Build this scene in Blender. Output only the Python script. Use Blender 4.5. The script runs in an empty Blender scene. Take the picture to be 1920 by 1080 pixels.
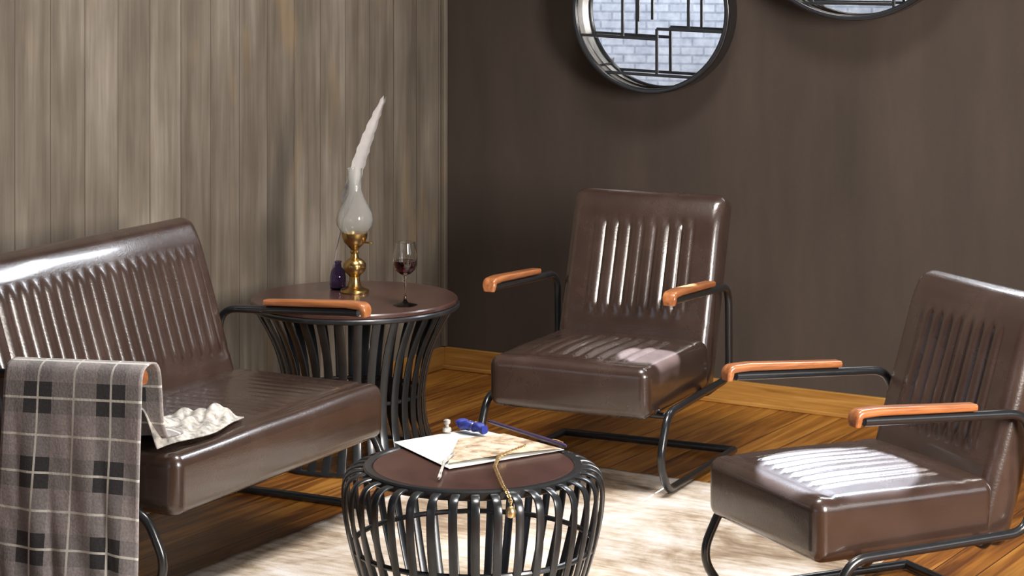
import bpy, bmesh, math, random
from mathutils import Vector, Matrix
random.seed(4)
PI = math.pi
R = math.radians
scene = bpy.context.scene
COL = scene.collection

# ------------------------------------------------------------------ camera
cam_d = bpy.data.cameras.new('camera')
cam = bpy.data.objects.new('camera', cam_d); COL.objects.link(cam)
cam.location = (0, 0, 1.8)
cam.rotation_euler = (PI/2, 0, R(31.3))
cam_d.sensor_width = 36.0
cam_d.lens = 36.0*4307.0/1920.0
cam_d.shift_y = -705.0/1920.0
cam_d.clip_end = 100
scene.camera = cam

# ------------------------------------------------------------------ colour management, world
vs = scene.view_settings
vs.view_transform = 'Standard'; vs.look = 'None'; vs.gamma = 1.0; vs.use_curve_mapping = False
vs.exposure = 0.0
w = bpy.data.worlds.new('world'); scene.world = w; w.use_nodes = True
w.node_tree.nodes['Background'].inputs[0].default_value = (0.55, 0.62, 0.75, 1)
w.node_tree.nodes['Background'].inputs[1].default_value = 0.3

# ------------------------------------------------------------------ lights
def look(o, target):
    d = Vector(target) - o.location
    o.rotation_euler = d.to_track_quat('-Z', 'Y').to_euler()
def area(name, loc, target, sx, sy, power, col, spread=180):
    l = bpy.data.lights.new(name, 'AREA'); l.shape = 'RECTANGLE'; l.size = sx; l.size_y = sy
    l.energy = power; l.color = col; l.spread = R(spread)
    o = bpy.data.objects.new(name, l); COL.objects.link(o); o.location = loc; look(o, target); return o
def spot(name, loc, target, power, col, size, blend, rad):
    l = bpy.data.lights.new(name, 'SPOT'); l.energy = power; l.color = col
    l.spot_size = R(size); l.spot_blend = blend; l.shadow_soft_size = rad
    o = bpy.data.objects.new(name, l); COL.objects.link(o); o.location = loc; look(o, target); return o
# studio softbox on the right
area('softbox_right', (0.3, 4.0, 1.7), (-4.0, 6.6, 0.6), .9, 1.3, 265, (1.0, 0.93, 0.86))
# ceiling light, then unseen lamps added for highlights and brick
area('ceiling_light_front', (-3.1, 5.5, 3.4), (-3.1, 5.6, 0.0), .8, .8, 52, (1.0, 0.95, 0.9), 110)
area('added_highlight_light', (-.6, 3.2, 3.4), (-3.2, 6.5, 0.5), .7, .7, 5, (0.9, 0.92, 1.0))  # unseen lamp added for highlights on the chairs' right margins
spot('added_seat_spot_right', (-3.1, 6.9, 3.35), (-2.312, 5.384, .40), 8500, (.62, .80, 1.0), 6.8, .06, .01)  # added narrow beam, makes the bright patch on the right seat
spot('added_seat_spot_middle', (-3.3, 7.3, 3.35), (-3.380, 6.405, .40), 9000, (.66, .80, 1.0), 4.2, .25, .01)  # added narrow beam, brightens the front of the middle seat
area('brick_wall_light', (-5.3, -.3, 3.1), (-5.5, -2.6, 1.2), 2.8, .4, 58, (0.80, 0.88, 1.0), 100)  # added lamp, brightens the brick that the mirrors reflect

# ------------------------------------------------------------------ materials
def mat(name):
    m = bpy.data.materials.new(name); m.use_nodes = True
    nt = m.node_tree; b = nt.nodes['Principled BSDF']
    return m, nt, b
def N(nt, t, **kw):
    n = nt.nodes.new(t)
    for k, v in kw.items():
        if k.startswith('i_'):
            key = k[2:]; n.inputs[int(key) if key.isdigit() else key].default_value = v
        else: setattr(n, k, v)
    return n
def coords(nt, scale=(1,1,1), rot=(0,0,0), kind='Object'):
    tc = N(nt, 'ShaderNodeTexCoord'); mp = N(nt, 'ShaderNodeMapping')
    mp.inputs['Scale'].default_value = scale; mp.inputs['Rotation'].default_value = rot
    nt.links.new(tc.outputs[kind], mp.inputs['Vector']); return mp.outputs[0]
def noise(nt, vec, scale, detail=4, rough=.55, dist=0):
    n = N(nt, 'ShaderNodeTexNoise'); n.inputs['Scale'].default_value = scale
    n.inputs['Detail'].default_value = detail; n.inputs['Roughness'].default_value = rough
    n.inputs['Distortion'].default_value = dist
    if vec is not None: nt.links.new(vec, n.inputs['Vector'])
    return n.outputs['Fac']
def ramp(nt, fac, stops):
    r = N(nt, 'ShaderNodeValToRGB'); e = r.color_ramp.elements
    while len(e) < len(stops): e.new(.5)
    for k, (p, c) in enumerate(stops): e[k].position = p; e[k].color = (*c, 1)
    nt.links.new(fac, r.inputs[0]); return r.outputs[0]
def bump(nt, b, h, s=.3, d=.01):
    n = N(nt, 'ShaderNodeBump'); n.inputs['Strength'].default_value = s; n.inputs['Distance'].default_value = d
    nt.links.new(h, n.inputs['Height']); nt.links.new(n.outputs[0], b.inputs['Normal'])
def math_(nt, op, a, b=None):
    n = N(nt, 'ShaderNodeMath', operation=op)
    for i, v in enumerate((a, b)):
        if v is None: continue
        if isinstance(v, (int, float)): n.inputs[i].default_value = v
        else: nt.links.new(v, n.inputs[i])
    return n.outputs[0]
def mix(nt, f, a, b, mode='MIX'):
    n = N(nt, 'ShaderNodeMix', data_type='RGBA', blend_type=mode)
    if isinstance(f, (int, float)): n.inputs[0].default_value = f
    else: nt.links.new(f, n.inputs[0])
    for i, v in ((6, a), (7, b)):
        if isinstance(v, tuple): n.inputs[i].default_value = (*v, 1)
        else: nt.links.new(v, n.inputs[i])
    return n.outputs[2]
def simple(name, col, rough, metal=0, coat=0, var=.15, bs=0.0, nscale=30):
    m, nt, b = mat(name)
    v = coords(nt)
    f = noise(nt, v, nscale)
    c = ramp(nt, f, [(.3, tuple(x*(1-var) for x in col)), (.7, tuple(min(1, x*(1+var)) for x in col))])
    nt.links.new(c, b.inputs['Base Color'])
    b.inputs['Roughness'].default_value = rough; b.inputs['Metallic'].default_value = metal
    b.inputs['Coat Weight'].default_value = coat; b.inputs['Coat Roughness'].default_value = .15
    if bs: bump(nt, b, f, bs, .004)
    return m
def glass(name, col, rough=0.02, ior=1.45, tr=1.0):
    m, nt, b = mat(name)
    v = coords(nt); f = noise(nt, v, 12)
    b.inputs['Base Color'].default_value = (*col, 1); b.inputs['Transmission Weight'].default_value = 1
    nt.links.new(math_(nt, 'MULTIPLY_ADD', f, .02), b.inputs['Roughness'])
    b.inputs['Roughness'].default_value = rough; b.inputs['IOR'].default_value = ior
    for l in list(b.inputs['Roughness'].links): nt.links.remove(l)
    b.inputs['Transmission Weight'].default_value = tr
    return m

def make_leather():
    m, nt, b = mat('brown_leather')
    v = coords(nt)
    big = noise(nt, v, 5, 5, .6); fine = noise(nt, v, 160, 3, .6)
    c = ramp(nt, big, [(.25, (.028, .015, .011)), (.55, (.044, .026, .020)), (.8, (.066, .040, .031))])
    nt.links.new(c, b.inputs['Base Color'])
    rr = N(nt, 'ShaderNodeMapRange'); nt.links.new(big, rr.inputs[0])
    rr.inputs[3].default_value = .22; rr.inputs[4].default_value = .32
    nt.links.new(rr.outputs[0], b.inputs['Roughness'])
    b.inputs['Specular IOR Level'].default_value = .7
    b.inputs['Coat Weight'].default_value = .6; b.inputs['Coat Roughness'].default_value = .10
    h = math_(nt, 'ADD', fine, math_(nt, 'MULTIPLY', big, 1.5))
    bump(nt, b, h, .16, .003)
    return m
LEATHER = make_leather()
SEAM = simple('dark_seam_thread', (.03, .018, .014), .5)
BLACK = simple('black_painted_steel', (.012, .013, .015), .28, .0, .5)
GUN = simple('dark_gunmetal', (.035, .038, .042), .30, .6, .3)

def make_armwood():
    m, nt, b = mat('orange_varnished_wood')
    v = coords(nt, (20, 2.0, 20))
    f = noise(nt, v, 3, 6, .6, .4)
    c = ramp(nt, f, [(.25, (.16, .048, .015)), (.5, (.33, .115, .037)), (.8, (.50, .21, .08))])
    nt.links.new(c, b.inputs['Base Color']); b.inputs['Roughness'].default_value = .32
    b.inputs['Coat Weight'].default_value = .5; b.inputs['Coat Roughness'].default_value = .15
    return m
ARMWOOD = make_armwood()

def make_board_wall():
    # weathered vertical boards, the pattern runs along object Y
    m, nt, b = mat('weathered_vertical_boards')
    tc = N(nt, 'ShaderNodeTexCoord'); sp = N(nt, 'ShaderNodeSeparateXYZ'); nt.links.new(tc.outputs['Object'], sp.inputs[0])
    y = sp.outputs['Y']
    pw = .158
    u = math_(nt, 'DIVIDE', y, pw); cell = math_(nt, 'FLOOR', u); fr = math_(nt, 'FRACT', u)
    wn = N(nt, 'ShaderNodeTexWhiteNoise', noise_dimensions='1D'); nt.links.new(cell, wn.inputs['W'])
    # streaks
    mp = N(nt, 'ShaderNodeMapping'); mp.inputs['Scale'].default_value = (1, 11, .8)
    nt.links.new(tc.outputs['Object'], mp.inputs['Vector'])
    ofs = N(nt, 'ShaderNodeCombineXYZ'); nt.links.new(math_(nt, 'MULTIPLY', wn.outputs['Value'], 37), ofs.inputs[2])
    nt.links.new(ofs.outputs[0], mp.inputs['Location'])
    s1 = noise(nt, mp.outputs[0], 1.2, 6, .6, .3)
    mp2 = N(nt, 'ShaderNodeMapping'); mp2.inputs['Scale'].default_value = (1, 70, 2.2); nt.links.new(tc.outputs['Object'], mp2.inputs['Vector'])
    s2 = noise(nt, mp2.outputs[0], 1.0, 4, .6)
    mp3 = N(nt, 'ShaderNodeMapping'); mp3.inputs['Scale'].default_value = (1, 2.2, 1.5); nt.links.new(tc.outputs['Object'], mp3.inputs['Vector'])
    s3 = noise(nt, mp3.outputs[0], 1.6, 3, .5)
    f = math_(nt, 'ADD', math_(nt, 'MULTIPLY', s1, .55), math_(nt, 'ADD', math_(nt, 'MULTIPLY', s2, .14), math_(nt, 'MULTIPLY', s3, .36)))
    f = math_(nt, 'ADD', f, math_(nt, 'MULTIPLY', math_(nt, 'SUBTRACT', wn.outputs['Value'], .5), .07))
    c = ramp(nt, f, [(.34, (.080, .063, .047)), (.46, (.120, .099, .076)), (.56, (.165, .140, .111)), (.68, (.26, .225, .183))])
    gap = math_(nt, 'LESS_THAN', math_(nt, 'ABSOLUTE', math_(nt, 'SUBTRACT', fr, .5)), .490)
    c = mix(nt, gap, (.062, .048, .036), c)
    # yellowish wood knots/patches
    mp4 = N(nt, 'ShaderNodeMapping'); mp4.inputs['Scale'].default_value = (1, 4, 1.6); nt.links.new(tc.outputs['Object'], mp4.inputs['Vector'])
    k = noise(nt, mp4.outputs[0], 1.3, 2, .5)
    kk = ramp(nt, k, [(.60, (0, 0, 0)), (.72, (1, 1, 1))])
    c = mix(nt, math_(nt, 'MULTIPLY', kk, .35), c, (.27, .17, .075))
    nt.links.new(c, b.inputs['Base Color']); b.inputs['Roughness'].default_value = .75
    b.inputs['Specular IOR Level'].default_value = .25
    h = math_(nt, 'ADD', math_(nt, 'MULTIPLY', gap, .6), math_(nt, 'MULTIPLY', s2, .5))
    bump(nt, b, h, .5, .006)
    return m
def make_dark_wall():
    m, nt, b = mat('dark_brown_plaster')
    v = coords(nt, (3.0, 1, .7))
    f = noise(nt, v, 1.6, 6, .62)
    v2 = coords(nt, (1, 1, 1)); g = noise(nt, v2, 60, 3)
    c = ramp(nt, f, [(.3, (.052, .041, .034)), (.55, (.066, .051, .042)), (.75, (.080, .061, .050))])
    nt.links.new(c, b.inputs['Base Color']); b.inputs['Roughness'].default_value = .7
    b.inputs['Specular IOR Level'].default_value = .25
    bump(nt, b, g, .12, .003)
    return m
def make_floor():
    m, nt, b = mat('orange_plank_floor')
    tc = N(nt, 'ShaderNodeTexCoord'); sp = N(nt, 'ShaderNodeSeparateXYZ'); nt.links.new(tc.outputs['Object'], sp.inputs[0])
    u = math_(nt, 'DIVIDE', sp.outputs['X'], .12); cell = math_(nt, 'FLOOR', u); fr = math_(nt, 'FRACT', u)
    wn = N(nt, 'ShaderNodeTexWhiteNoise', noise_dimensions='1D'); nt.links.new(cell, wn.inputs['W'])
    mp = N(nt, 'ShaderNodeMapping'); mp.inputs['Scale'].default_value = (22, 1.4, 1)
    nt.links.new(tc.outputs['Object'], mp.inputs['Vector'])
    ofs = N(nt, 'ShaderNodeCombineXYZ'); nt.links.new(math_(nt, 'MULTIPLY', wn.outputs['Value'], 23), ofs.inputs[1])
    nt.links.new(ofs.outputs[0], mp.inputs['Location'])
    s = noise(nt, mp.outputs[0], 1.5, 6, .6, .5)
    f = math_(nt, 'ADD', s, math_(nt, 'MULTIPLY', math_(nt, 'SUBTRACT', wn.outputs['Value'], .5), .16))
    c = ramp(nt, f, [(.32, (.10, .030, .005)), (.5, (.26, .095, .014)), (.68, (.42, .19, .035))])
    gap = math_(nt, 'LESS_THAN', math_(nt, 'ABSOLUTE', math_(nt, 'SUBTRACT', fr, .5)), .482)
    c = mix(nt, gap, (.06, .02, .006), c)
    nt.links.new(c, b.inputs['Base Color']); b.inputs['Roughness'].default_value = .33
    b.inputs['Coat Weight'].default_value = .15; b.inputs['Coat Roughness'].default_value = .2
    bump(nt, b, math_(nt, 'ADD', gap, math_(nt, 'MULTIPLY', s, .4)), .2, .003)
    return m
def make_baseboard():
    m, nt, b = mat('golden_wood_trim')
    v = coords(nt, (1.5, 1.5, 25)); s = noise(nt, v, 2, 6, .6, .4)
    c = ramp(nt, s, [(.3, (.27, .12, .025)), (.55, (.42, .21, .05)), (.75, (.55, .32, .10))])
    nt.links.new(c, b.inputs['Base Color']); b.inputs['Roughness'].default_value = .3
    b.inputs['Coat Weight'].default_value = .3
    return m
def make_rug():
    m, nt, b = mat('cream_tan_rug_pile')
    v = coords(nt, (1.0, 1.0, 1)); big = noise(nt, v, 2.6, 5, .62, .6)
    v2 = coords(nt, (5, 26, 1), (0, 0, R(-28))); st = noise(nt, v2, 1.4, 5, .65)
    v3 = coords(nt); fi = noise(nt, v3, 220, 3)
    f = math_(nt, 'ADD', math_(nt, 'MULTIPLY', big, .7), math_(nt, 'MULTIPLY', st, .3))
    c = ramp(nt, f, [(.36, (.22, .15, .11)), (.44, (.40, .31, .22)), (.51, (.62, .53, .44)), (.60, (.80, .76, .72))])
    nt.links.new(c, b.inputs['Base Color']); b.inputs['Roughness'].default_value = .95
    b.inputs['Specular IOR Level'].default_value = .1
    bump(nt, b, fi, .6, .004)
    return m
def make_brick():
    m, nt, b = mat('white_painted_brick')
    tc = N(nt, 'ShaderNodeTexCoord'); sp = N(nt, 'ShaderNodeSeparateXYZ'); nt.links.new(tc.outputs['Object'], sp.inputs[0])
    cb = N(nt, 'ShaderNodeCombineXYZ'); nt.links.new(sp.outputs[0], cb.inputs[0]); nt.links.new(sp.outputs[2], cb.inputs[1])
    bt = N(nt, 'ShaderNodeTexBrick'); nt.links.new(cb.outputs[0], bt.inputs['Vector'])
    bt.inputs['Scale'].default_value = 1; bt.inputs['Brick Width'].default_value = .19; bt.inputs['Row Height'].default_value = .07
    bt.inputs['Mortar Size'].default_value = .009; bt.inputs['Color1'].default_value = (.75, .77, .80, 1)
    bt.inputs['Color2'].default_value = (.60, .63, .70, 1); bt.inputs['Mortar'].default_value = (.30, .33, .40, 1)
    n = noise(nt, tc.outputs['Object'], 14, 4)
    c = mix(nt, .45, bt.outputs['Color'], ramp(nt, n, [(.35, (.45, .47, .52)), (.65, (.95, .96, 1))]))
    nt.links.new(c, b.inputs['Base Color']); b.inputs['Roughness'].default_value = .7
    bump(nt, b, bt.outputs['Fac'], -.5, .01)
    return m
def make_plaid():
    # UV: u across the throw (metres), v along it (metres)
    m, nt, b = mat('grey_plaid_wool')
    uv = N(nt, 'ShaderNodeUVMap'); sp = N(nt, 'ShaderNodeSeparateXYZ'); nt.links.new(uv.outputs[0], sp.inputs[0])
    PU, PV = .118, .1003
    def stripe(src, off, period, half):
        a = math_(nt, 'FRACT', math_(nt, 'DIVIDE', math_(nt, 'ADD', src, off), period))
        return math_(nt, 'LESS_THAN', math_(nt, 'ABSOLUTE', math_(nt, 'SUBTRACT', a, .5)), half/period)
    u, v = sp.outputs[0], sp.outputs[1]
    # dark bands centred on every second white line
    bu = stripe(u, PU-.095+2*PU, 2*PU, .046); bv = stripe(v, PV-.092+2*PV, 2*PV, .042)
    both = math_(nt, 'MULTIPLY', bu, bv); any_ = math_(nt, 'MAXIMUM', bu, bv)
    fz = noise(nt, coords(nt), 150, 3)
    base = ramp(nt, fz, [(.3, (.25, .22, .22)), (.7, (.38, .34, .34))])
    mid = ramp(nt, fz, [(.3, (.18, .165, .165)), (.7, (.28, .255, .255))])
    drk = ramp(nt, fz, [(.3, (.010, .010, .013)), (.7, (.030, .030, .036))])
    c = mix(nt, any_, base, mid); c = mix(nt, both, c, drk)
    ln = math_(nt, 'MAXIMUM', stripe(u, PU/2-.095+PU, PU, .0032), stripe(v, PV/2-.092+PV, PV, .0032))
    c = mix(nt, ln, c, (.66, .65, .60))
    nt.links.new(c, b.inputs['Base Color']); b.inputs['Roughness'].default_value = .9
    b.inputs['Sheen Weight'].default_value = .3
    bump(nt, b, fz, .4, .003)
    return m
WALLWOOD = make_board_wall(); DARKWALL = make_dark_wall(); FLOOR = make_floor(); TRIM = make_baseboard()
RUG = make_rug(); BRICK = make_brick(); PLAID = make_plaid()
CEIL = simple('dark_grey_ceiling', (.10, .095, .09), .8)
WOODTOP = simple('dark_reddish_table_top', (.060, .026, .021), .30, 0, .4, .25, 0, 9)
SATIN = simple('brushed_light_steel', (.80, .80, .78), .32, .85)
BRASS = simple('aged_brass', (.62, .42, .16), .25, 1.0, 0, .15)
PAPER = simple('white_paper', (.60, .62, .60), .7)
CREAM = simple('cream_lace_cloth', (.42, .40, .37), .85, 0, 0, .6, .5, 45)
def make_print():
    m, nt, b = mat('tan_printed_page')
    v = coords(nt, (1, 1, 1)); f = noise(nt, v, 26, 4, .6)
    c = ramp(nt, f, [(.36, (.22, .14, .08)), (.48, (.45, .35, .24)), (.62, (.60, .52, .42))])
    nt.links.new(c, b.inputs['Base Color']); b.inputs['Roughness'].default_value = .65
    return m
PRINT = make_print()
BLUE = simple('deep_blue_cloth', (.018, .03, .22), .5)
PURPLE = simple('dark_purple_lacquer', (.05, .035, .09), .3, 0, .4)
GOLD = simple('gold_chain_links', (.75, .55, .28), .3, .9)
GLASS = glass('clear_glass', (.98, .99, .98), .012, 1.45, 1.0)
FROST = glass('patterned_frosted_glass', (.97, .98, .96), .10, 1.3, .90)
WINE = glass('red_wine', (.10, .004, .012), 0.0, 1.33)
VIOLETGLASS = glass('violet_glass', (.35, .28, .55), .05)
FEATHER = simple('white_feather_barbs', (.42, .40, .395), .8, 0, 0, .08)
m_, nt_, b_ = mat('mirror_silvering')
b_.inputs['Metallic'].default_value = 1; b_.inputs['Roughness'].default_value = .0
nf = noise(nt_, coords(nt_), 3); nt_.links.new(ramp(nt_, nf, [(.3, (.86, .88, .90)), (.7, (.90, .92, .94))]), b_.inputs['Base Color'])
MIRROR = m_
def glowpane(name, lo, hi):  # emissive pane, its glow added for light and leather highlights
    m, nt, b = mat(name)
    b.inputs['Base Color'].default_value = (.8, .85, .9, 1); b.inputs['Emission Color'].default_value = (.88, .93, 1, 1)
    nf = noise(nt, coords(nt), .8); mr = N(nt, 'ShaderNodeMapRange'); nt.links.new(nf, mr.inputs[0])
    mr.inputs[3].default_value = lo; mr.inputs[4].default_value = hi
    nt.links.new(mr.outputs[0], b.inputs['Emission Strength']); return m
GLOWBRIGHT = glowpane('bright_glow_pane', 26, 34); GLOWSOFT = glowpane('soft_glow_pane', 2.5, 3.5)

# ------------------------------------------------------------------ mesh helpers
def finish(name, bm, m, parent=None, smooth=True, angle=40):
    bmesh.ops.recalc_face_normals(bm, faces=bm.faces)
    me = bpy.data.meshes.new(name); bm.to_mesh(me); bm.free()
    me.materials.append(m)
    if smooth:
        for p in me.polygons: p.use_smooth = True
        try: me.set_sharp_from_angle(angle=R(angle))
        except Exception: pass
    o = bpy.data.objects.new(name, me); COL.objects.link(o)
    if parent is not None: o.parent = parent
    return o
def thing(name, label, cat, loc=(0, 0, 0), rotz=0, group=None):
    o = bpy.data.objects.new(name, None); COL.objects.link(o)
    o.empty_display_size = .1
    o.location = loc; o.rotation_euler = (0, 0, rotz); o['label'] = label; o['category'] = cat
    if group: o['group'] = group
    return o
def tag(o, label, cat, group=None):
    o['label'] = label; o['category'] = cat
    if group: o['group'] = group
    return o
def struct(name, bm, m, parent=None, smooth=False):
    o = finish(name, bm, m, parent, smooth)
    if parent is None: o['kind'] = 'structure'
    return o
def box(bm, x0, x1, y0, y1, z0, z1, bev=0, seg=2):
    vs_ = [bm.verts.new((x, y, z)) for x in (x0, x1) for y in (y0, y1) for z in (z0, z1)]
    idx = [(0, 1, 3, 2), (4, 6, 7, 5), (0, 4, 5, 1), (2, 3, 7, 6), (0, 2, 6, 4), (1, 5, 7, 3)]
    fs = [bm.faces.new([vs_[i] for i in q]) for q in idx]
    if bev:
        es = list({e for f in fs for e in f.edges})
        bmesh.ops.bevel(bm, geom=es, offset=bev, segments=seg, affect='EDGES', profile=.5)
def fillet(pts, k=8):
    # pts: list of (Vector, radius) -> polyline with rounded corners
    P = [Vector(p[0]) for p in pts]; rr = [p[1] for p in pts]
    out = [P[0]]
    for i in range(1, len(P)-1):
        a, b, c = P[i-1], P[i], P[i+1]
        r = rr[i]
        if r <= 0: out.append(b); continue
        d1 = (a-b).normalized(); d2 = (c-b).normalized()
        ang = d1.angle(d2); t = r/math.tan(ang/2)
        t = min(t, (a-b).length*.49, (c-b).length*.49)
        p0, p1 = b+d1*t, b+d2*t
        for j in range(k+1):
            s = j/k
            out.append(p0*(1-s)**2 + b*2*s*(1-s) + p1*s*s)
    out.append(P[-1]); return out
def sweep(bm, path, section, closed=False, up=Vector((0, 0, 1)), scales=None, cap=True):
    # section: list of (a, b) in (side, up) frame
    n = len(path); rings = []
    prevN = None
    for i, p in enumerate(path):
        if closed: t = (path[(i+1) % n]-path[i-1]).normalized()
        else: t = (path[min(i+1, n-1)]-path[max(i-1, 0)]).normalized()
        if prevN is None:
            ref = up if abs(t.dot(up)) < .95 else Vector((1, 0, 0))
            nn = (ref - t*ref.dot(t)).normalized()
        else:
            nn = (prevN - t*prevN.dot(t)).normalized()
        prevN = nn; s = t.cross(nn)
        k = scales[i] if scales else 1
        rings.append([bm.verts.new(p + s*a*k + nn*b*k) for a, b in section])
    m = len(section)
    rng = range(n) if closed else range(n-1)
    for i in rng:
        A, B = rings[i], rings[(i+1) % n]
        for j in range(m):
            bm.faces.new((A[j], A[(j+1) % m], B[(j+1) % m], B[j]))
    if not closed and cap:
        bm.faces.new(rings[0]); bm.faces.new(rings[-1])
def circ(r, k=12): return [(r*math.cos(2*PI*i/k), r*math.sin(2*PI*i/k)) for i in range(k)]
def rrect(w, h, r, k=4):
    out = []
    for cx, cy, a0 in ((w/2-r, h/2-r, 0), (-w/2+r, h/2-r, 90), (-w/2+r, -h/2+r, 180), (w/2-r, -h/2+r, 270)):
        for j in range(k+1):
            a = R(a0+90*j/k); out.append((cx+r*math.cos(a), cy+r*math.sin(a)))
    return out
def tube(bm, pts, r, k=12, closed=False): sweep(bm, fillet(pts) if not closed else pts, circ(r, k), closed)
def lathe(bm, prof, k=32, cx=0, cy=0, close_bottom=True, close_top=True):
    rings = []
    for r, z in prof:
        rings.append([bm.verts.new((cx+r*math.cos(2*PI*i/k), cy+r*math.sin(2*PI*i/k), z)) for i in range(k)])
    for a, b in zip(rings, rings[1:]):
        for i in range(k): bm.faces.new((a[i], a[(i+1) % k], b[(i+1) % k], b[i]))
    if close_bottom: bm.faces.new(rings[0])
    if close_top: bm.faces.new(rings[-1])

# rounded upholstered slab: x width, s length, t thickness; the ribbed face is t = thickness
def slab(w, L, t, r, fmap, ribs=None, crown=.012, seams=(), seed=0, puff=None):
    bm = bmesh.new()
    # x stations
    xs = []
    k = 7
    for j in range(k+1):
        a = PI/2*j/k; xs.append((-w/2 + r*(1-math.cos(a)), r*(1-math.sin(a))))
    if ribs: nin = int((w-2*r)/.0045)
    else: nin = int((w-2*r)/.02)
    for j in range(1, nin): xs.append((-w/2+r + (w-2*r)*j/nin, 0))
    for j in range(k, -1, -1):
        a = PI/2*j/k; xs.append((w/2 - r*(1-math.cos(a)), r*(1-math.sin(a))))
    # denser s stations near seams
    base = []
    M = 34
    for j in range(1, M): base.append(j/M)
    rnd = random.Random(seed)
    ph = [rnd.uniform(0, 6.28) for _ in range(6)]
    def disp(x, s):
        pf = 0
        if puff and puff[0] < s < puff[1]:
            q_ = s-puff[0]; pf = -(.12*q_+1.6*q_*q_)
        d = crown*max(0, math.cos(PI*x/w))**.5*max(0, math.sin(PI*min(max(s/L, 0), 1)))**.5 if False else crown*(1-(2*x/w)**2)*(1-(2*s/L-1)**2)
        if ribs:
            n, pitch, s0, s1, amp, x0 = ribs
            half = n*pitch/2
            if abs(x-x0) < half+.004 and s0-.01 < s < s1+.01:
                q = abs(math.sin(PI*(x-x0+half)/pitch))
                mk = min(1, max(0, (s-s0)/.012))*min(1, max(0, (s1-s)/.012))
                mk = mk*mk*(3-2*mk)
                xm = min(1, max(0, (half-abs(x-x0))/.003))
                d += mk*xm*amp*(q**.75-.55)
        d += pf
        for ss, amp2 in seams:
            d -= amp2*math.exp(-((s-ss)/.0045)**2)
        d += .0022*math.sin(9*x+7*s+ph[0]) * math.sin(11*s-5*x+ph[1])
        return d
    rings = []
    for x, sh in xs:
        rad = max(r-sh, .0005)
        lo_s, hi_s, lo_t, hi_t = sh, L-sh, sh, t-sh
        sec = []
        def arc(cs, ct, a0):
            for j in range(7):
                a = R(a0+90*j/6); sec.append((cs+rad*math.cos(a), ct+rad*math.sin(a), 0))
        # top face from high s to low s
        arc(hi_s-rad, hi_t-rad, 0)
        a_, b_2 = hi_s-rad, lo_s+rad
        for q in base: sec.append((a_+(b_2-a_)*q, hi_t, 1))
        arc(lo_s+rad, hi_t-rad, 90)
        arc(lo_s+rad, lo_t+rad, 180)
        for q in (.25, .5, .75): sec.append((b_2+(a_-b_2)*q, lo_t, 0))
        arc(hi_s-rad, lo_t+rad, 270)
        ring = []
        for s, tt, top in sec:
            d = disp(x, s)*(1 - sh/r) if tt > t*.5 else 0
            d *= min(1, max(0, (tt-t*.5)/(t*.4)))
            side = .0
            y, z = fmap(s, tt+d, x)
            ring.append(bm.verts.new((x, y, z)))
        rings.append(ring)
    m = len(rings[0])
    for A, B in zip(rings, rings[1:]):
        for j in range(m): bm.faces.new((A[j], A[(j+1) % m], B[(j+1) % m], B[j]))
    bm.faces.new(rings[0]); bm.faces.new(rings[-1])
    return bm

# ------------------------------------------------------------------ setting
XL, YB, YC = -4.95, 7.62, 4.93
bm = bmesh.new(); box(bm, -9.2, 2.6, -2.8, 7.9, -.1, 0); struct('floor', bm, FLOOR)
bm = bmesh.new(); box(bm, -9.2, 2.6, -2.8, 7.9, 3.5, 3.6); struct('ceiling', bm, CEIL)
bm = bmesh.new(); box(bm, XL-.12, XL, YC, YB+.1, 0, 3.5); struct('wall_left', bm, WALLWOOD)
bm = bmesh.new(); box(bm, -9.2, XL-.12, YC, YC+.12, 0, 3.5); struct('wall_alcove', bm, CEIL)
bm = bmesh.new(); box(bm, -9.2, -9.1, -2.8, YC, 0, 3.5); struct('wall_far_left', bm, CEIL)
bm = bmesh.new(); box(bm, -9.2, 2.6, -2.8, -2.6, 0, 3.5); struct('wall_front', bm, BRICK)
# back wall with an opening for an added glowing pane above the frame
WX0, WX1, WZ0, WZ1 = -3.62, -2.3, 2.3, 3.0
bm = bmesh.new()
box(bm, XL-.12, WX0, YB, YB+.15, 0, 3.5); box(bm, WX1, 2.6, YB, YB+.15, 0, 3.5)
box(bm, WX0, WX1, YB, YB+.15, 0, WZ0); box(bm, WX0, WX1, YB, YB+.15, WZ1, 3.5)
struct('wall_back', bm, DARKWALL)
# right wall with a tall opening for an added glowing pane
RY0, RY1, RZ0, RZ1 = 5.0, 6.5, .9, 2.8
bm = bmesh.new()
box(bm, 2.5, 2.65, -2.8, RY0, 0, 3.5); box(bm, 2.5, 2.65, RY1, 7.8, 0, 3.5)
box(bm, 2.5, 2.65, RY0, RY1, 0, RZ0); box(bm, 2.5, 2.65, RY0, RY1, RZ1, 3.5)
struct('wall_right', bm, CEIL)
def added_window(name, along_x, c0, c1, z0, z1, pos, pane):
    fr = bmesh.new()
    def bx(a0, a1, zz0, zz1, d0=-.03, d1=.06):
        if along_x: box(fr, a0, a1, pos+d0, pos+d1, zz0, zz1)
        else: box(fr, pos+d0, pos+d1, a0, a1, zz0, zz1)
    bx(c0, c0+.06, z0, z1); bx(c1-.06, c1, z0, z1); bx(c0, c1, z0, z0+.06); bx(c0, c1, z1-.06, z1)
    mid = (c0+c1)/2; bx(mid-.02, mid+.02, z0, z1); bx(c0, c1, (z0+z1)/2-.02, (z0+z1)/2+.02)
    f = struct(name, fr, BLACK)
    pb = bmesh.new()
    if along_x: box(pb, c0+.05, c1-.05, pos+.01, pos+.02, z0+.05, z1-.05)
    else: box(pb, pos+.01, pos+.02, c0+.05, c1-.05, z0+.05, z1-.05)
    finish('glow_pane', pb, pane, f, False)
added_window('added_window_1', True, WX0, WX1, WZ0, WZ1, YB+.05, GLOWBRIGHT)  # added unseen glowing pane, placed to put highlights on the sofa
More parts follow.
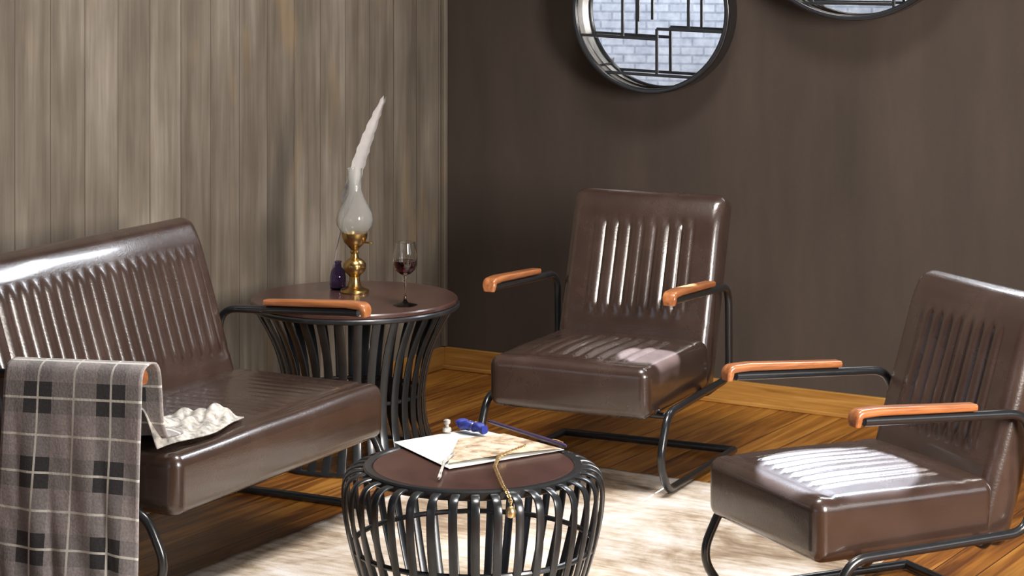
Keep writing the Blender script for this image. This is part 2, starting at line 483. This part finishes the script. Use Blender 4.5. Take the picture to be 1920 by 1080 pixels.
added_window('added_window_2', False, RY0, RY1, RZ0, RZ1, 2.55, GLOWSOFT)  # added unseen glowing pane, soft light from the right
# baseboard with a chamfered top and a small shoe strip
bm = bmesh.new()
box(bm, XL, 2.5, YB-.018, YB, 0, .085, .003, 1); box(bm, XL, 2.5, YB-.032, YB-.018, 0, .016, .003, 1)
struct('baseboard_back', bm, TRIM)
bm = bmesh.new(); box(bm, XL, XL+.018, YC, YB-.018, 0, .085, .003, 1); struct('baseboard_left', bm, TRIM)
bm = bmesh.new(); box(bm, XL, XL+.022, YB-.024, YB, .085, 3.5, .004, 1); struct('trim_1', bm, WALLWOOD)

# ------------------------------------------------------------------ seating
TH = math.atan2(.149, .468)
def seat_map(s, t, x):
    return s, .235 + t
def back_map(s, t, x, T=.115):
    # s runs up the recline, t towards the sitter
    y0, z0 = .522-.155*math.tan(TH)+.006, .24
    bow = .010*math.sin(PI*min(max(s/.66, 0), 1))
    q = T - t + bow*.0
    return y0 + s*math.sin(TH) + q*math.cos(TH), z0 + s*math.cos(TH) - q*math.sin(TH)
def frame_side(bm, x):
    tube(bm, [((x, .115, .592), 0), ((x, .62, .566), .07), ((x, .625, .262), .07), ((x, .075, .252), .085),
              ((x, .005, .115), .25), ((x, .075, .0135), .075), ((x, .672, .0135), 0)], .0125, 14)
def armrest(parent, x, label=None):
    bm = bmesh.new()
    path = fillet([((x, .088, .582), 0), ((x, .090, .613), .022), ((x, .15, .615), 0), ((x, .445, .598), 0)], 8)
    n = len(path); sc = [1]*n
    sc[0] = .8; sc[-1] = .86
    sweep(bm, path, rrect(.046, .021, .008), scales=sc, up=Vector((0, -1, 0)))
    return finish('armrest', bm, ARMWOOD, parent)
def make_seating(name, label, cat, w, xr, group, ribs_n, pitch, loc, rotz, seat_rib=.0075):
    t = thing(name, label, cat, loc, rotz, group)
    bm = slab(w, .545, .162, .034, seat_map, (ribs_n, pitch, .075, .44, seat_rib, 0), .010, ((.062, .004), (.455, .003)), 1)
    finish('seat', bm, LEATHER, t)
    bm = slab(w, .655, .115, .036, back_map, (ribs_n, pitch, .235, .545, .0105, 0), .008, ((.560, .0045), (.222, .003)), 2, (.560, .66, .010))
    finish('backrest', bm, LEATHER, t)
    for sgn in (-1, 1):
        bm = bmesh.new(); frame_side(bm, sgn*xr); finish('side_tube', bm, BLACK, t)
    bm = bmesh.new()
    tube(bm, [((-xr, .672, .0135), 0), ((xr, .672, .0135), 0)], .0125, 12)
    finish('rear_crossbar', bm, BLACK, t)
    for y, z in ((.14, .228), (.50, .232)):
        bm = bmesh.new(); tube(bm, [((-xr, y, z+.024), 0), ((-xr+.03, y, z), .02), ((xr-.03, y, z), .02), ((xr, y, z+.024), 0)], .010, 10)
        finish('seat_support_bar', bm, BLACK, t)
    armrest(t, -xr); armrest(t, xr)
    return t
chair = make_seating('armchair', 'brown leather cantilever armchair standing between the two tables and the back wall, beneath the mirrors',
                     'armchair', .546, .309, 'brown leather armchairs', 8, .046, (-3.566, 6.190, .003), R(5.94))
def copy_tree(o, parent=None):
    c = o.copy(); COL.objects.link(c)
    if parent: c.parent = parent
    for ch in list(o.children): copy_tree(ch, c)
    return c
chair2 = copy_tree(chair)
chair2.location = (-2.454, 5.223, .003); chair2.rotation_euler = (0, 0, R(-33.55)); chair2.scale = (.97, .97, .97)
chair2['label'] = 'brown leather cantilever armchair seen from its side, at the right edge, turned towards the sofa'
sofa = make_seating('loveseat', 'two-seat brown leather sofa with black tube frame along the plank wall', 'sofa',
                    1.053, .560, None, 19, .0495, (-3.842, 5.127, 0), R(93.89), .0008)

# ------------------------------------------------------------------ plaid throw over the near arm of the sofa
def make_throw():
    bm = bmesh.new(); uvl = bm.loops.layers.uv.new('UVMap')
    xr = -.560
    # profile across the arm, in (x, z): hem outside -> up -> over arm -> inside -> onto the seat
    prof = [(-.618, .055), (-.612, .16), (-.606, .30), (-.602, .44), (-.600, .56), (-.598, .605), (-.590, .626), (-.572, .636),
            (-.556, .638), (-.540, .634), (-.528, .622), (-.522, .60), (-.516, .54), (-.510, .475), (-.49, .432), (-.455, .424), (-.42, .421)]
    P = fillet([(Vector((a, 0, c)), 0) for a, c in prof], 2)
    # resample
    P = [Vector((a, 0, c)) for a, c in prof]
    dist = [0]
    for a, b in zip(P, P[1:]): dist.append(dist[-1]+(b-a).length)
    K = 90; pts = []
    for i in range(K+1):
        d = dist[-1]*i/K; j = max(q for q in range(len(dist)) if dist[q] <= d+1e-9); j = min(j, len(P)-2)
        f = (d-dist[j])/(dist[j+1]-dist[j]); pts.append((P[j].lerp(P[j+1], f), d))
    M = 48; grid = []
    y0, y1 = .055, .500
    for i, (p, d) in enumerate(pts):
        row = []
        for j in range(M+1):
            s = j/M; y = y0 + (y1-y0)*s
            hang = max(0, (.60-p.z)/.55) if p.x < xr else 0
            wob = .010*math.sin(9*s+1.2)*hang + .006*math.sin(23*s+2*hang*3)*hang
            zz = p.z + .010*math.sin(5*s+.6)*hang*hang - .026*s*min(1, max(0, (p.z-.05)/.5))
            yy = y + .022*hang*(s-.2) + .006*math.sin(7*d)*hang
            inn = max(0, (p.x+.52)/.1) if p.x > -.52 else 0
            zz += inn*(.010+.010*math.sin(16*s))
            row.append(bm.verts.new((p.x - abs(wob)*1.0 - .002, yy, zz)))
        grid.append(row)
    for i in range(K):
        for j in range(M):
            f = bm.faces.new((grid[i][j], grid[i][j+1], grid[i+1][j+1], grid[i+1][j]))
            for lp, (a, b) in zip(f.loops, ((i, j), (i, j+1), (i+1, j+1), (i+1, j))):
                lp[uvl].uv = ((y1-y0)*b/M, pts[a][1])
    me = bpy.data.meshes.new('plaid_throw'); bm.to_mesh(me); bm.free(); me.materials.append(PLAID)
    for p in me.polygons: p.use_smooth = True
    o = bpy.data.objects.new('plaid_throw', me); COL.objects.link(o)
    md = o.modifiers.new('thickness', 'SOLIDIFY'); md.thickness = .005; md.offset = -1
    o.location = sofa.location; o.rotation_euler = sofa.rotation_euler
    tag(o, 'grey and black plaid throw with white lines hanging over the sofa arm', 'blanket')
    return o
throw = make_throw()
# fringed scarf crumpled on the seat next to the throw
def make_scarf():
    bm = bmesh.new()
    nx, ny = 60, 44
    g = []
    rnd = random.Random(8)
    for i in range(nx+1):
        row = []
        u = i/nx
        for j in range(ny+1):
            v = j/ny
            # outline: wide near the arm, rounded end on the seat
            x = -.52 + .41*u
            wdt = .24*(1-.45*u**2.2)
            y = .195 + (v-.5)*wdt*1.05 + .01*math.sin(9*u) - .055*u
            e = (1-abs(2*v-1)**3)
            z = .405 + e*(.014+.022*abs(math.sin(7*u+3.1*v+.6))*(.6+.4*math.sin(13*v+4*u)) + .02*math.exp(-((u-.06)/.12)**2))
            z += .012*e*math.sin(21*u-11*v)*math.sin(15*v+2)
            if u < .40: z += ((.40-u)/.40)**1.3*.075*e
            z = max(z, .4085)
            if u > .92: z = .4085+(z-.4085)*(1-u)/.08
            row.append(bm.verts.new((x, y, z)))
        g.append(row)
    for i in range(nx):
        for j in range(ny): bm.faces.new((g[i][j], g[i][j+1], g[i+1][j+1], g[i+1][j]))
    o = finish('lace_scarf', bm, CREAM, None)
    md = o.modifiers.new('thickness', 'SOLIDIFY'); md.thickness = .004; md.offset = 1
    o.location = sofa.location; o.rotation_euler = sofa.rotation_euler
    tag(o, 'pale crumpled cloth lying on the sofa seat against the plaid throw', 'cloth')
make_scarf()

# ------------------------------------------------------------------ slatted drum tables
def catmull(pts, n):
    out = []
    P = [pts[0]]+pts+[pts[-1]]
    for i in range(1, len(P)-2):
        for j in range(n):
            t = j/n; a, b, c, d = P[i-1], P[i], P[i+1], P[i+2]
            out.append(tuple(.5*((2*b[k])+(-a[k]+c[k])*t+(2*a[k]-5*b[k]+4*c[k]-d[k])*t*t+(-a[k]+3*b[k]-3*c[k]+d[k])*t**3) for k in range(2)))
    out.append(pts[-1]); return out
def slat_table(name, label, loc, top_prof, disc_r, disc_z, rim, slat_prof, nslat, rings, sw, a0=0, group=None):
    t = thing(name, label, 'table', loc)
    bm = bmesh.new(); lathe(bm, top_prof, 72); finish('table_top', bm, WOODTOP, t)
    bm = bmesh.new()
    r0, r1, z0, z1 = rim
    prof = [(r0, z0), (r1-.004, z0), (r1, z0+.004), (r1, z1-.004), (r1-.004, z1), (r0+.003, z1), (r0, z1-.003)]
    rs = []
    for r, z in prof: rs.append([bm.verts.new((r*math.cos(2*PI*i/72), r*math.sin(2*PI*i/72), z)) for i in range(72)])
    for a, b in zip(rs, rs[1:]+rs[:1]):
        for i in range(72): bm.faces.new((a[i], a[(i+1) % 72], b[(i+1) % 72], b[i]))
    finish('rim', bm, GUN, t)
    for (r, z) in rings:
        bm = bmesh.new(); tube(bm, [Vector((r*math.cos(2*PI*i/60), r*math.sin(2*PI*i/60), z)) for i in range(60)], .007, 8, True)
        finish('hoop', bm, GUN, t)
    prof = catmull(slat_prof, 6)
    bm = bmesh.new()
    path = [Vector((r, 0, z)) for r, z in prof]
    sweep(bm, path, rrect(sw, .006, .0028, 2), up=Vector((1, 0, 0)) if abs(prof[0][0]-prof[1][0]) < abs(prof[0][1]-prof[1][1]) else Vector((0, 0, 1)))
    first = finish('slat', bm, GUN, t)
    first.rotation_euler = (0, 0, a0)
    for k in range(1, nslat):
        c = first.copy(); COL.objects.link(c); c.parent = t; c.rotation_euler = (0, 0, a0+2*PI*k/nslat)
    return t
# coffee table
CT = (-3.076, 4.872, .004)
slat_table('coffee_table', 'low round coffee table of dark curved metal slats with a reddish top, on the rug', CT,
           [(.252, .395), (.254, .399), (.254, .407), (.250, .411), (0.01, .411)], .25, .41,
           (.254, .276, .388, .4125),
           [(.262, .402), (.292, .402), (.318, .388), (.327, .355), (.323, .29), (.306, .21), (.278, .12), (.245, .035), (.236, .005)],
           38, [(.302, .215), (.234, .008)], .022)
ST = (-4.379, 6.203, 0)
SK = 1.0583
def sk(p): return [(a*SK, b*.53/.6) for a, b in p]
slat_table('side_table', 'tall round side table with dark top and hourglass metal slats, behind the sofa end', ST,
           sk([(.318, .580), (.322, .585), (.322, .595), (.318, .600), (0.01, .600)]), .32, .6,
           (.290*SK, .328*SK, .498, .514),
           sk([(.312, .572), (.300, .545), (.270, .48), (.242, .40), (.224, .31), (.218, .22), (.228, .12), (.258, .03), (.266, .006)]),
           34, [(.262*SK, .010), (.212*SK, .22)], .028)

# ------------------------------------------------------------------ things on the side table
def on(x, y, z): return (x, y, z)
# oil lamp
LP = (-4.434, 6.281, .530)
t = thing('oil_lamp', 'brass oil lamp with clear bulging glass chimney on the side table', 'lamp', LP); t.scale = (SK, SK, SK)
bm = bmesh.new()
lathe(bm, [(.044, 0), (.046, .004), (.044, .010), (.036, .014), (.022, .020), (.017, .034), (.016, .050), (.022, .058), (.032, .066),
           (.036, .080), (.035, .092), (.026, .102), (.014, .110), (.011, .122), (.015, .128), (.012, .134), (.016, .140)], 32)
finish('base', bm, BRASS, t)
bm = bmesh.new()
lathe(bm, [(.016, .140), (.024, .148), (.034, .158), (.040, .176), (.041, .188), (.037, .189), (.030, .176), (.012, .168)], 32)
finish('burner', bm, BRASS, t)
bm = bmesh.new(); tube(bm, [((.014, 0, .160), 0), ((.052, 0.006, .160), 0)], .003, 8); lathe(bm, [(.002, .156), (.009, .157), (.009, .163), (.002, .164)], 12, .056, .006)
finish('wick_knob', bm, BRASS, t)
bm = bmesh.new()
o_ = [(.034, .184), (.046, .196), (.056, .212), (.0585, .230), (.054, .252), (.042, .276), (.030, .300), (.0225, .322), (.021, .350), (.0225, .386), (.024, .392)]
i_ = [(r-.0018, z) for r, z in reversed(o_)]
lathe(bm, o_+i_, 40, close_bottom=False, close_top=False)
finish('glass_chimney', bm, FROST, t)
# ink bottle with quill behind the lamp
IB = (-4.520, 6.306, .530)
t = thing('ink_bottle', 'small violet glass ink bottle half hidden behind the oil lamp', 'bottle', IB); t.scale = (.85, .85, .85)
bm = bmesh.new(); lathe(bm, [(.026, 0), (.031, .004), (.032, .05), (.026, .075), (.014, .088), (.012, .104), (.015, .107), (.014, .112), (.0095, .112), (.0095, .095), (.02, .075), (.027, .05), (.026, .008)], 28)
finish('glass_body', bm, VIOLETGLASS, t)
# quill: curved shaft with barbs
def make_quill():
    bm = bmesh.new()
    z0 = .61
    base = Vector((IB[0], IB[1], .542))
    right = Vector((.8545, .5195, 0))       # direction that reads left-to-right in the room's view of the wall
    P = []
    for i in range(41):
        s = i/40
        P.append(base + right*(-.014 - .013 + .105*s + .070*s**2) + Vector((0, 0, .625*s**.97)) + Vector((.02*s, -.02*s, 0)))
    rings = [max(.0006, .0024*(1-s/40)) for s in range(41)]
    sweep(bm, P, circ(1, 8), scales=rings)
    root = finish('quill', bm, FEATHER, None)
    tag(root, 'long white feather quill rising behind the oil lamp on the side table', 'feather')
    bm = bmesh.new()
    vs1 = []
    for i in range(13, 41):
        s = (i-13)/27
        t_ = (P[min(i+1, 40)]-P[i-1]).normalized(); n_ = Vector((0, 0, 1)).cross(t_); 
        side = (right - t_*right.dot(t_)).normalized()
        fwd = t_.cross(side).normalized()
        wl = .027*min(1, s*5+.15)*(1-.75*s**4); wr = .019*min(1, s*4+.1)*(1-.8*s**3)
        rag = .002*math.sin(i*2.3)
        th = .0012
        row = []
        for q in (-1, -.66, -.33, 0, .33, .66, 1):
            ww = (wl+rag if q < 0 else wr+rag)
            p = P[i] + side*q*ww + t_*abs(q)*.018 + fwd*(-.010*q*q)
            row.append((bm.verts.new(p+fwd*th*(1.1-abs(q))), bm.verts.new(p-fwd*th*(1.1-abs(q)))))
        vs1.append(row)
    for A, B in zip(vs1, vs1[1:]):
        for j in range(6):
            bm.faces.new((A[j][0], A[j+1][0], B[j+1][0], B[j][0])); bm.faces.new((A[j][1], B[j][1], B[j+1][1], A[j+1][1]))
        for j in (0, 6): bm.faces.new((A[j][0], B[j][0], B[j][1], A[j][1]))
    for row in (vs1[0], vs1[-1]):
        for j in range(6): bm.faces.new((row[j][0], row[j][1], row[j+1][1], row[j+1][0]))
    finish('vane', bm, FEATHER, root)
make_quill()
# wine glass
WG = (-4.150, 6.161, .530)
t = thing('wine_glass', 'stemmed glass of red wine standing near the right edge of the side table', 'wine glass', WG); t.scale = (SK, SK, SK)
bm = bmesh.new()
lathe(bm, [(.037, 0), (.038, .0015), (.030, .004), (.010, .008), (.0045, .016), (.0035, .04), (.0035, .080), (.006, .090), (.018, .097), (.030, .108), (.0365, .124), (.0375, .142),
           (.035, .165), (.0305, .192), (.0292, .1925), (.0338, .165), (.0362, .142), (.0352, .124), (.029, .110), (.017, .100), (.004, .096)], 40)
finish('glass_body', bm, GLASS, t)
bm = bmesh.new()
lathe(bm, [(.004, .0965), (.0168, .1005), (.0286, .1104), (.0349, .1242), (.0357, .136), (.0356, .1362), (.02, .1362), (.001, .1362)], 40)
finish('wine', bm, WINE, t)

# ------------------------------------------------------------------ things on the coffee table
CZ = .4192
def sheet(name, corners, m, z0, label, cat, lift=None, seg=16):
    bm = bmesh.new(); A, B, C_, D = [Vector((*c, 0)) for c in corners]
    top, bot = [], []
    for i in range(seg+1):
        rt, rb = [], []
        for j in range(seg+1):
            u, v = i/seg, j/seg
            p = (A*(1-u)+B*u)*(1-v) + (D*(1-u)+C_*u)*v
            z = z0 + (lift(u, v) if lift else 0)
            rt.append(bm.verts.new((p.x, p.y, z+.0012))); rb.append(bm.verts.new((p.x, p.y, z)))
        top.append(rt); bot.append(rb)
    for i in range(seg):
        for j in range(seg):
            bm.faces.new((top[i][j], top[i+1][j], top[i+1][j+1], top[i][j+1]))
            bm.faces.new((bot[i][j], bot[i][j+1], bot[i+1][j+1], bot[i+1][j]))
    for i in range(seg):
        for a, b in (((i, 0), (i+1, 0)), ((i, seg), (i+1, seg)), ((0, i), (0, i+1)), ((seg, i), (seg, i+1))):
            bm.faces.new((top[a[0]][a[1]], top[b[0]][b[1]], bot[b[0]][b[1]], bot[a[0]][a[1]]))
    return tag(finish(name, bm, m, None), label, cat)
# placed from world points on the table top

WHITE_C = [(-3.37, 4.949), (-3.275, 5.194), (-2.949, 5.108), (-3.092, 4.785)]
TAN_C = [(-3.232, 5.047), (-3.162, 5.16), (-2.95, 5.094), (-3.112, 4.811)]
sheet('white_paper_sheet', WHITE_C, PAPER, CZ, 'large white paper sheet lying diagonally on the coffee table', 'paper', lambda u, v: .004*math.sin(PI*u)*math.sin(PI*v))
sheet('printed_page', TAN_C, PRINT, CZ+.006, 'tan printed page lying on top of the white sheet', 'paper', lambda u, v: .004*math.sin(PI*u)*math.sin(2*v))
# blue pouch: folded, tied cloth roll
bx_, by_ = -3.242, 5.127
bm = bmesh.new()
path = [Vector((-.075+.15*i/20, .006*math.sin(i*.6), .022+.004*math.sin(i*.9))) for i in range(21)]
sweep(bm, path, rrect(.052, .036, .014, 4), scales=[.72+.28*math.sin(PI*min(1, (i+1)/6) / 2) if i < 6 else (1 if i < 14 else .86+.14*math.cos((i-14)*.9)) for i in range(21)])
pouch = finish('blue_pouch', bm, BLUE, None); pouch.location = (bx_, by_, CZ+.010); pouch.rotation_euler = (0, 0, R(-12)); pouch.scale = (.68, .68, .62)
tag(pouch, 'small deep blue cloth pouch at the far edge of the papers', 'pouch')
bm = bmesh.new()
for k in range(2):
    yy = -.01+.03*k
    sweep(bm, [Vector((yy, (.0275)*math.cos(2*PI*i/24), .022+.0195*math.sin(2*PI*i/24))) for i in range(24)], circ(.0022, 6), closed=True, up=Vector((1, 0, 0)))
finish('tie_cord', bm, PURPLE, pouch)
# pen
a_, b_ = Vector((-3.234, 5.196, CZ+.025)), Vector((-2.933, 5.091, CZ+.015))
bm = bmesh.new(); L_ = (b_-a_).length
lathe(bm, [(.0015, 0), (.0042, .004), (.0050, .02), (.0052, L_*.55), (.0058, L_*.56), (.0058, L_-.012), (.003, L_)], 14)
pen = finish('fountain_pen', bm, PURPLE, None); pen.location = a_; pen.rotation_euler = (b_-a_).to_track_quat('Z', 'Y').to_euler()
tag(pen, 'slim dark purple pen along the back edge of the papers', 'pen')
bm = bmesh.new(); sweep(bm, [Vector((0, .0062, L_-.055)), Vector((0, .0085, L_-.04)), Vector((0, .0075, L_-.012))], rrect(.0026, .001, .0004, 1)); finish('clip', bm, GOLD, pen)
# pale cord with a frayed tassel
bm = bmesh.new()
CP = [(-3.139, 4.878), (-3.121, 4.805), (-3.072, 4.715), (-3.051, 4.679)]
pts = [Vector((x, y, CZ+.012-.003*i)) for i, (x, y) in enumerate(CP)]
for k in range(5):
    q = [p+Vector((.003*math.sin(k*2+i), .003*math.cos(k*3+i), .001*k)) for i, p in enumerate(pts)]
    tube(bm, [(p, .01) for p in q], .0016, 6)
tag(finish('pale_cord', bm, CREAM, None), 'short pale frayed cord hanging off the front of the white paper', 'cord')
# gold chain draped over the front rim
CH = [(-3.034, 5.056), (-3.034, 4.989), (-3.033, 4.924), (-2.992, 4.839), (-2.938, 4.747)]
pts = [Vector((x, y, CZ+.010 if i < 3 else CZ+.007)) for i, (x, y) in enumerate(CH)]
pts[-1].z = CZ+.009
dirn = (pts[-1]-Vector((CT[0], CT[1], pts[-1].z))).normalized()
edge = Vector((CT[0], CT[1], 0))+dirn*.268; edge.z = CZ+.004
pts[-1] = edge
pts.append(edge+dirn*.028+Vector((0, 0, -.004))); pts.append(edge+dirn*.060+Vector((0, 0, -.016))); pts.append(edge+dirn*.064+Vector((0, 0, -.030)))
dense = fillet([(p, .02) for p in pts], 6)
tot = [0]
for a, b in zip(dense, dense[1:]): tot.append(tot[-1]+(b-a).length)
bm = bmesh.new(); nl = int(tot[-1]/.0075)
for i in range(nl):
    d = tot[-1]*(i+.5)/nl; j = max(q for q in range(len(tot)-1) if tot[q] <= d)
    p = dense[j].lerp(dense[j+1], (d-tot[j])/max(1e-6, tot[j+1]-tot[j])); tg = (dense[j+1]-dense[j]).normalized()
    s1 = tg.cross(Vector((0, 0, 1))); s1 = s1.normalized() if s1.length > .1 else Vector((1, 0, 0)); s2 = s1.cross(tg)
    sd = s1 if i % 2 else s2
    sweep(bm, [p+tg*.0065*math.cos(2*PI*k/12)+sd*.0042*math.sin(2*PI*k/12) for k in range(12)], circ(.0015, 5), closed=True)
chain = tag(finish('gold_chain', bm, GOLD, None), 'gold chain trailing from the printed page over the coffee table rim', 'chain')
bm = bmesh.new(); c_ = dense[-1]
lathe(bm, [(.001, c_.z-.030), (.010, c_.z-.026), (.013, c_.z-.015), (.009, c_.z-.005), (.002, c_.z)], 16, c_.x, c_.y)
finish('pendant', bm, GOLD, chain)
# little stopper
bm = bmesh.new(); lathe(bm, [(.010, 0), (.012, .003), (.011, .010), (.005, .013), (.005, .019), (.009, .023), (.009, .030), (.004, .033)], 20)
st = finish('cork_stopper', bm, CREAM, None); st.location = (-3.304, 5.103, CZ+.006)
tag(st, 'tiny beige stopper standing beside the blue pouch', 'stopper')


# ------------------------------------------------------------------ round mirrors
def mirror(label, loc, Rr, yaw, bars, arcs):
    t = thing('round_mirror', label, 'mirror', loc, R(yaw), 'round mirrors on the back wall')
    def ring(bm, r, y, wd, dp):
        sweep(bm, [Vector((r*math.cos(2*PI*i/96), y, r*math.sin(2*PI*i/96))) for i in range(96)], rrect(dp, wd, min(wd, dp)*.3, 3), closed=True, up=Vector((1, 0, 0)))
    bm = bmesh.new(); ring(bm, Rr-.010, 0, .020, .022); finish('outer_ring', bm, BLACK, t)
    bm = bmesh.new(); k = 96; rr_ = []
    for q, y in ((Rr-.006, .004), (Rr-.006, .092), (Rr-.010, .092), (Rr-.010, .004)):
        rr_.append([bm.verts.new((q*math.cos(2*PI*i/k), y, q*math.sin(2*PI*i/k))) for i in range(k)])
    for A, B in zip(rr_, rr_[1:]+rr_[:1]):
        for i in range(k): bm.faces.new((A[i], A[(i+1) % k], B[(i+1) % k], B[i]))
    finish('inner_band', bm, SATIN, t)
    bm = bmesh.new()
    rr_ = []
    for q, y in ((Rr+.001, .0), (Rr+.001, .094), (Rr-.005, .094), (Rr-.005, .0)):
        rr_.append([bm.verts.new((q*math.cos(2*PI*i/k), y, q*math.sin(2*PI*i/k))) for i in range(k)])
    for A, B in zip(rr_, rr_[1:]+rr_[:1]):
        for i in range(k): bm.faces.new((A[i], A[(i+1) % k], B[(i+1) % k], B[i]))
    finish('drum_shell', bm, BLACK, t)
    bm = bmesh.new()
    k = 96; g0 = [bm.verts.new(((Rr-.009)*math.cos(2*PI*i/k), .080, (Rr-.02)*math.sin(2*PI*i/k))) for i in range(k)]
    g1 = [bm.verts.new(((Rr-.009)*math.cos(2*PI*i/k), .086, (Rr-.02)*math.sin(2*PI*i/k))) for i in range(k)]
    bm.faces.new(g0); bm.faces.new(g1)
    for i in range(k): bm.faces.new((g0[i], g0[(i+1) % k], g1[(i+1) % k], g1[i]))
    finish('mirror_glass', bm, MIRROR, t, False)
    for a in (45, 135, 225, 315):
        bm = bmesh.new(); x, z = (Rr-.012)*math.cos(R(a)), (Rr-.012)*math.sin(R(a))
        tube(bm, [((x, 0, z), 0), ((x, .086, z), 0)], .005, 8); finish('standoff', bm, BLACK, t)
    bm = bmesh.new()
    def inside(x, z): return x*x+z*z < (Rr-.012)**2
    for (x0, z0, x1, z1) in bars:
        a, b = Vector((x0, 0, z0)), Vector((x1, 0, z1))
        a, b = a*1, b*1
        # trim to the ring
        def clip(p, q):
            for s in range(200):
                if inside(p.x, p.z): return p
                p = p + (q-p)*.01
            return None
        a2 = clip(a, b); b2 = clip(b, a)
        if a2 is None or b2 is None: continue
        sweep(bm, [a2, b2], rrect(.011, .009, .002, 2), up=Vector((0, 1, 0)))
    finish('lattice', bm, BLACK, t)
    # wall bracket
    bm = bmesh.new()
    gap = math.sin(R(yaw))*Rr
    box(bm, -.05, .05, .087, .087+gap*.55, -.05, .05, .004, 1)
    finish('wall_bracket', bm, BLACK, t)
    return t

zb = .05
mirror('smaller round mirror with black geometric lattice, left of the two on the back wall', (-3.958, 7.488, 1.436), .306, 9,
       [(-.107, -.10, -.107, .30), (.148, -.066, .148, .30), (-.30, -.092, .026, -.104), (.026, -.066, .026, -.238), (.026, -.066, .30, -.073),
        (-.22, -.228, .22, -.243), (-.045, -.04, -.045, .10), (-.30, .10, .148, .10), (.148, .16, .30, .16), (-.045, .10, -.045, .30)], None)
mirror('larger round mirror with black lattice, cut off by the top right of the picture', (-3.155, 7.470, 1.825), .405, 9,
       [(-.30, -.345, .15, -.345), (.15, -.40, .15, .1), (-.14, -.345, -.14, .40), (-.40, -.20, .15, -.20), (.15, -.10, .40, -.10), (.28, -.40, .28, -.10),
        (-.28, -.20, -.28, .35), (-.14, .05, .40, .05), (.05, .05, .05, .40), (.22, .05, .22, .40)], None)


# ------------------------------------------------------------------ rug
bm = bmesh.new()
x0, x1, y0, y1 = -4.0, -2.42, 3.9, 6.50
nx, ny = 80, 130; g = []
rnd = random.Random(3)
for i in range(nx+1):
    row = []
    for j in range(ny+1):
        u, v = i/nx, j/ny
        x = x0+(x1-x0)*u; y = y0+(y1-y0)*v
        ex = .004*math.sin(37*v)+.003*math.sin(91*v+1)
        ey = .004*math.sin(29*u)+.003*math.sin(71*u+2)
        if i in (0, nx): x += ex
        if j in (0, ny): y += ey
        z = .003 + .0006*rnd.random()
        row.append(bm.verts.new((x, y, z)))
    g.append(row)
for i in range(nx):
    for j in range(ny): bm.faces.new((g[i][j], g[i+1][j], g[i+1][j+1], g[i][j+1]))
o = finish('area_rug', bm, RUG, None)
md = o.modifiers.new('thickness', 'SOLIDIFY'); md.thickness = .0026; md.offset = -1
tag(o, 'cream and tan distressed rug under the coffee table', 'rug')
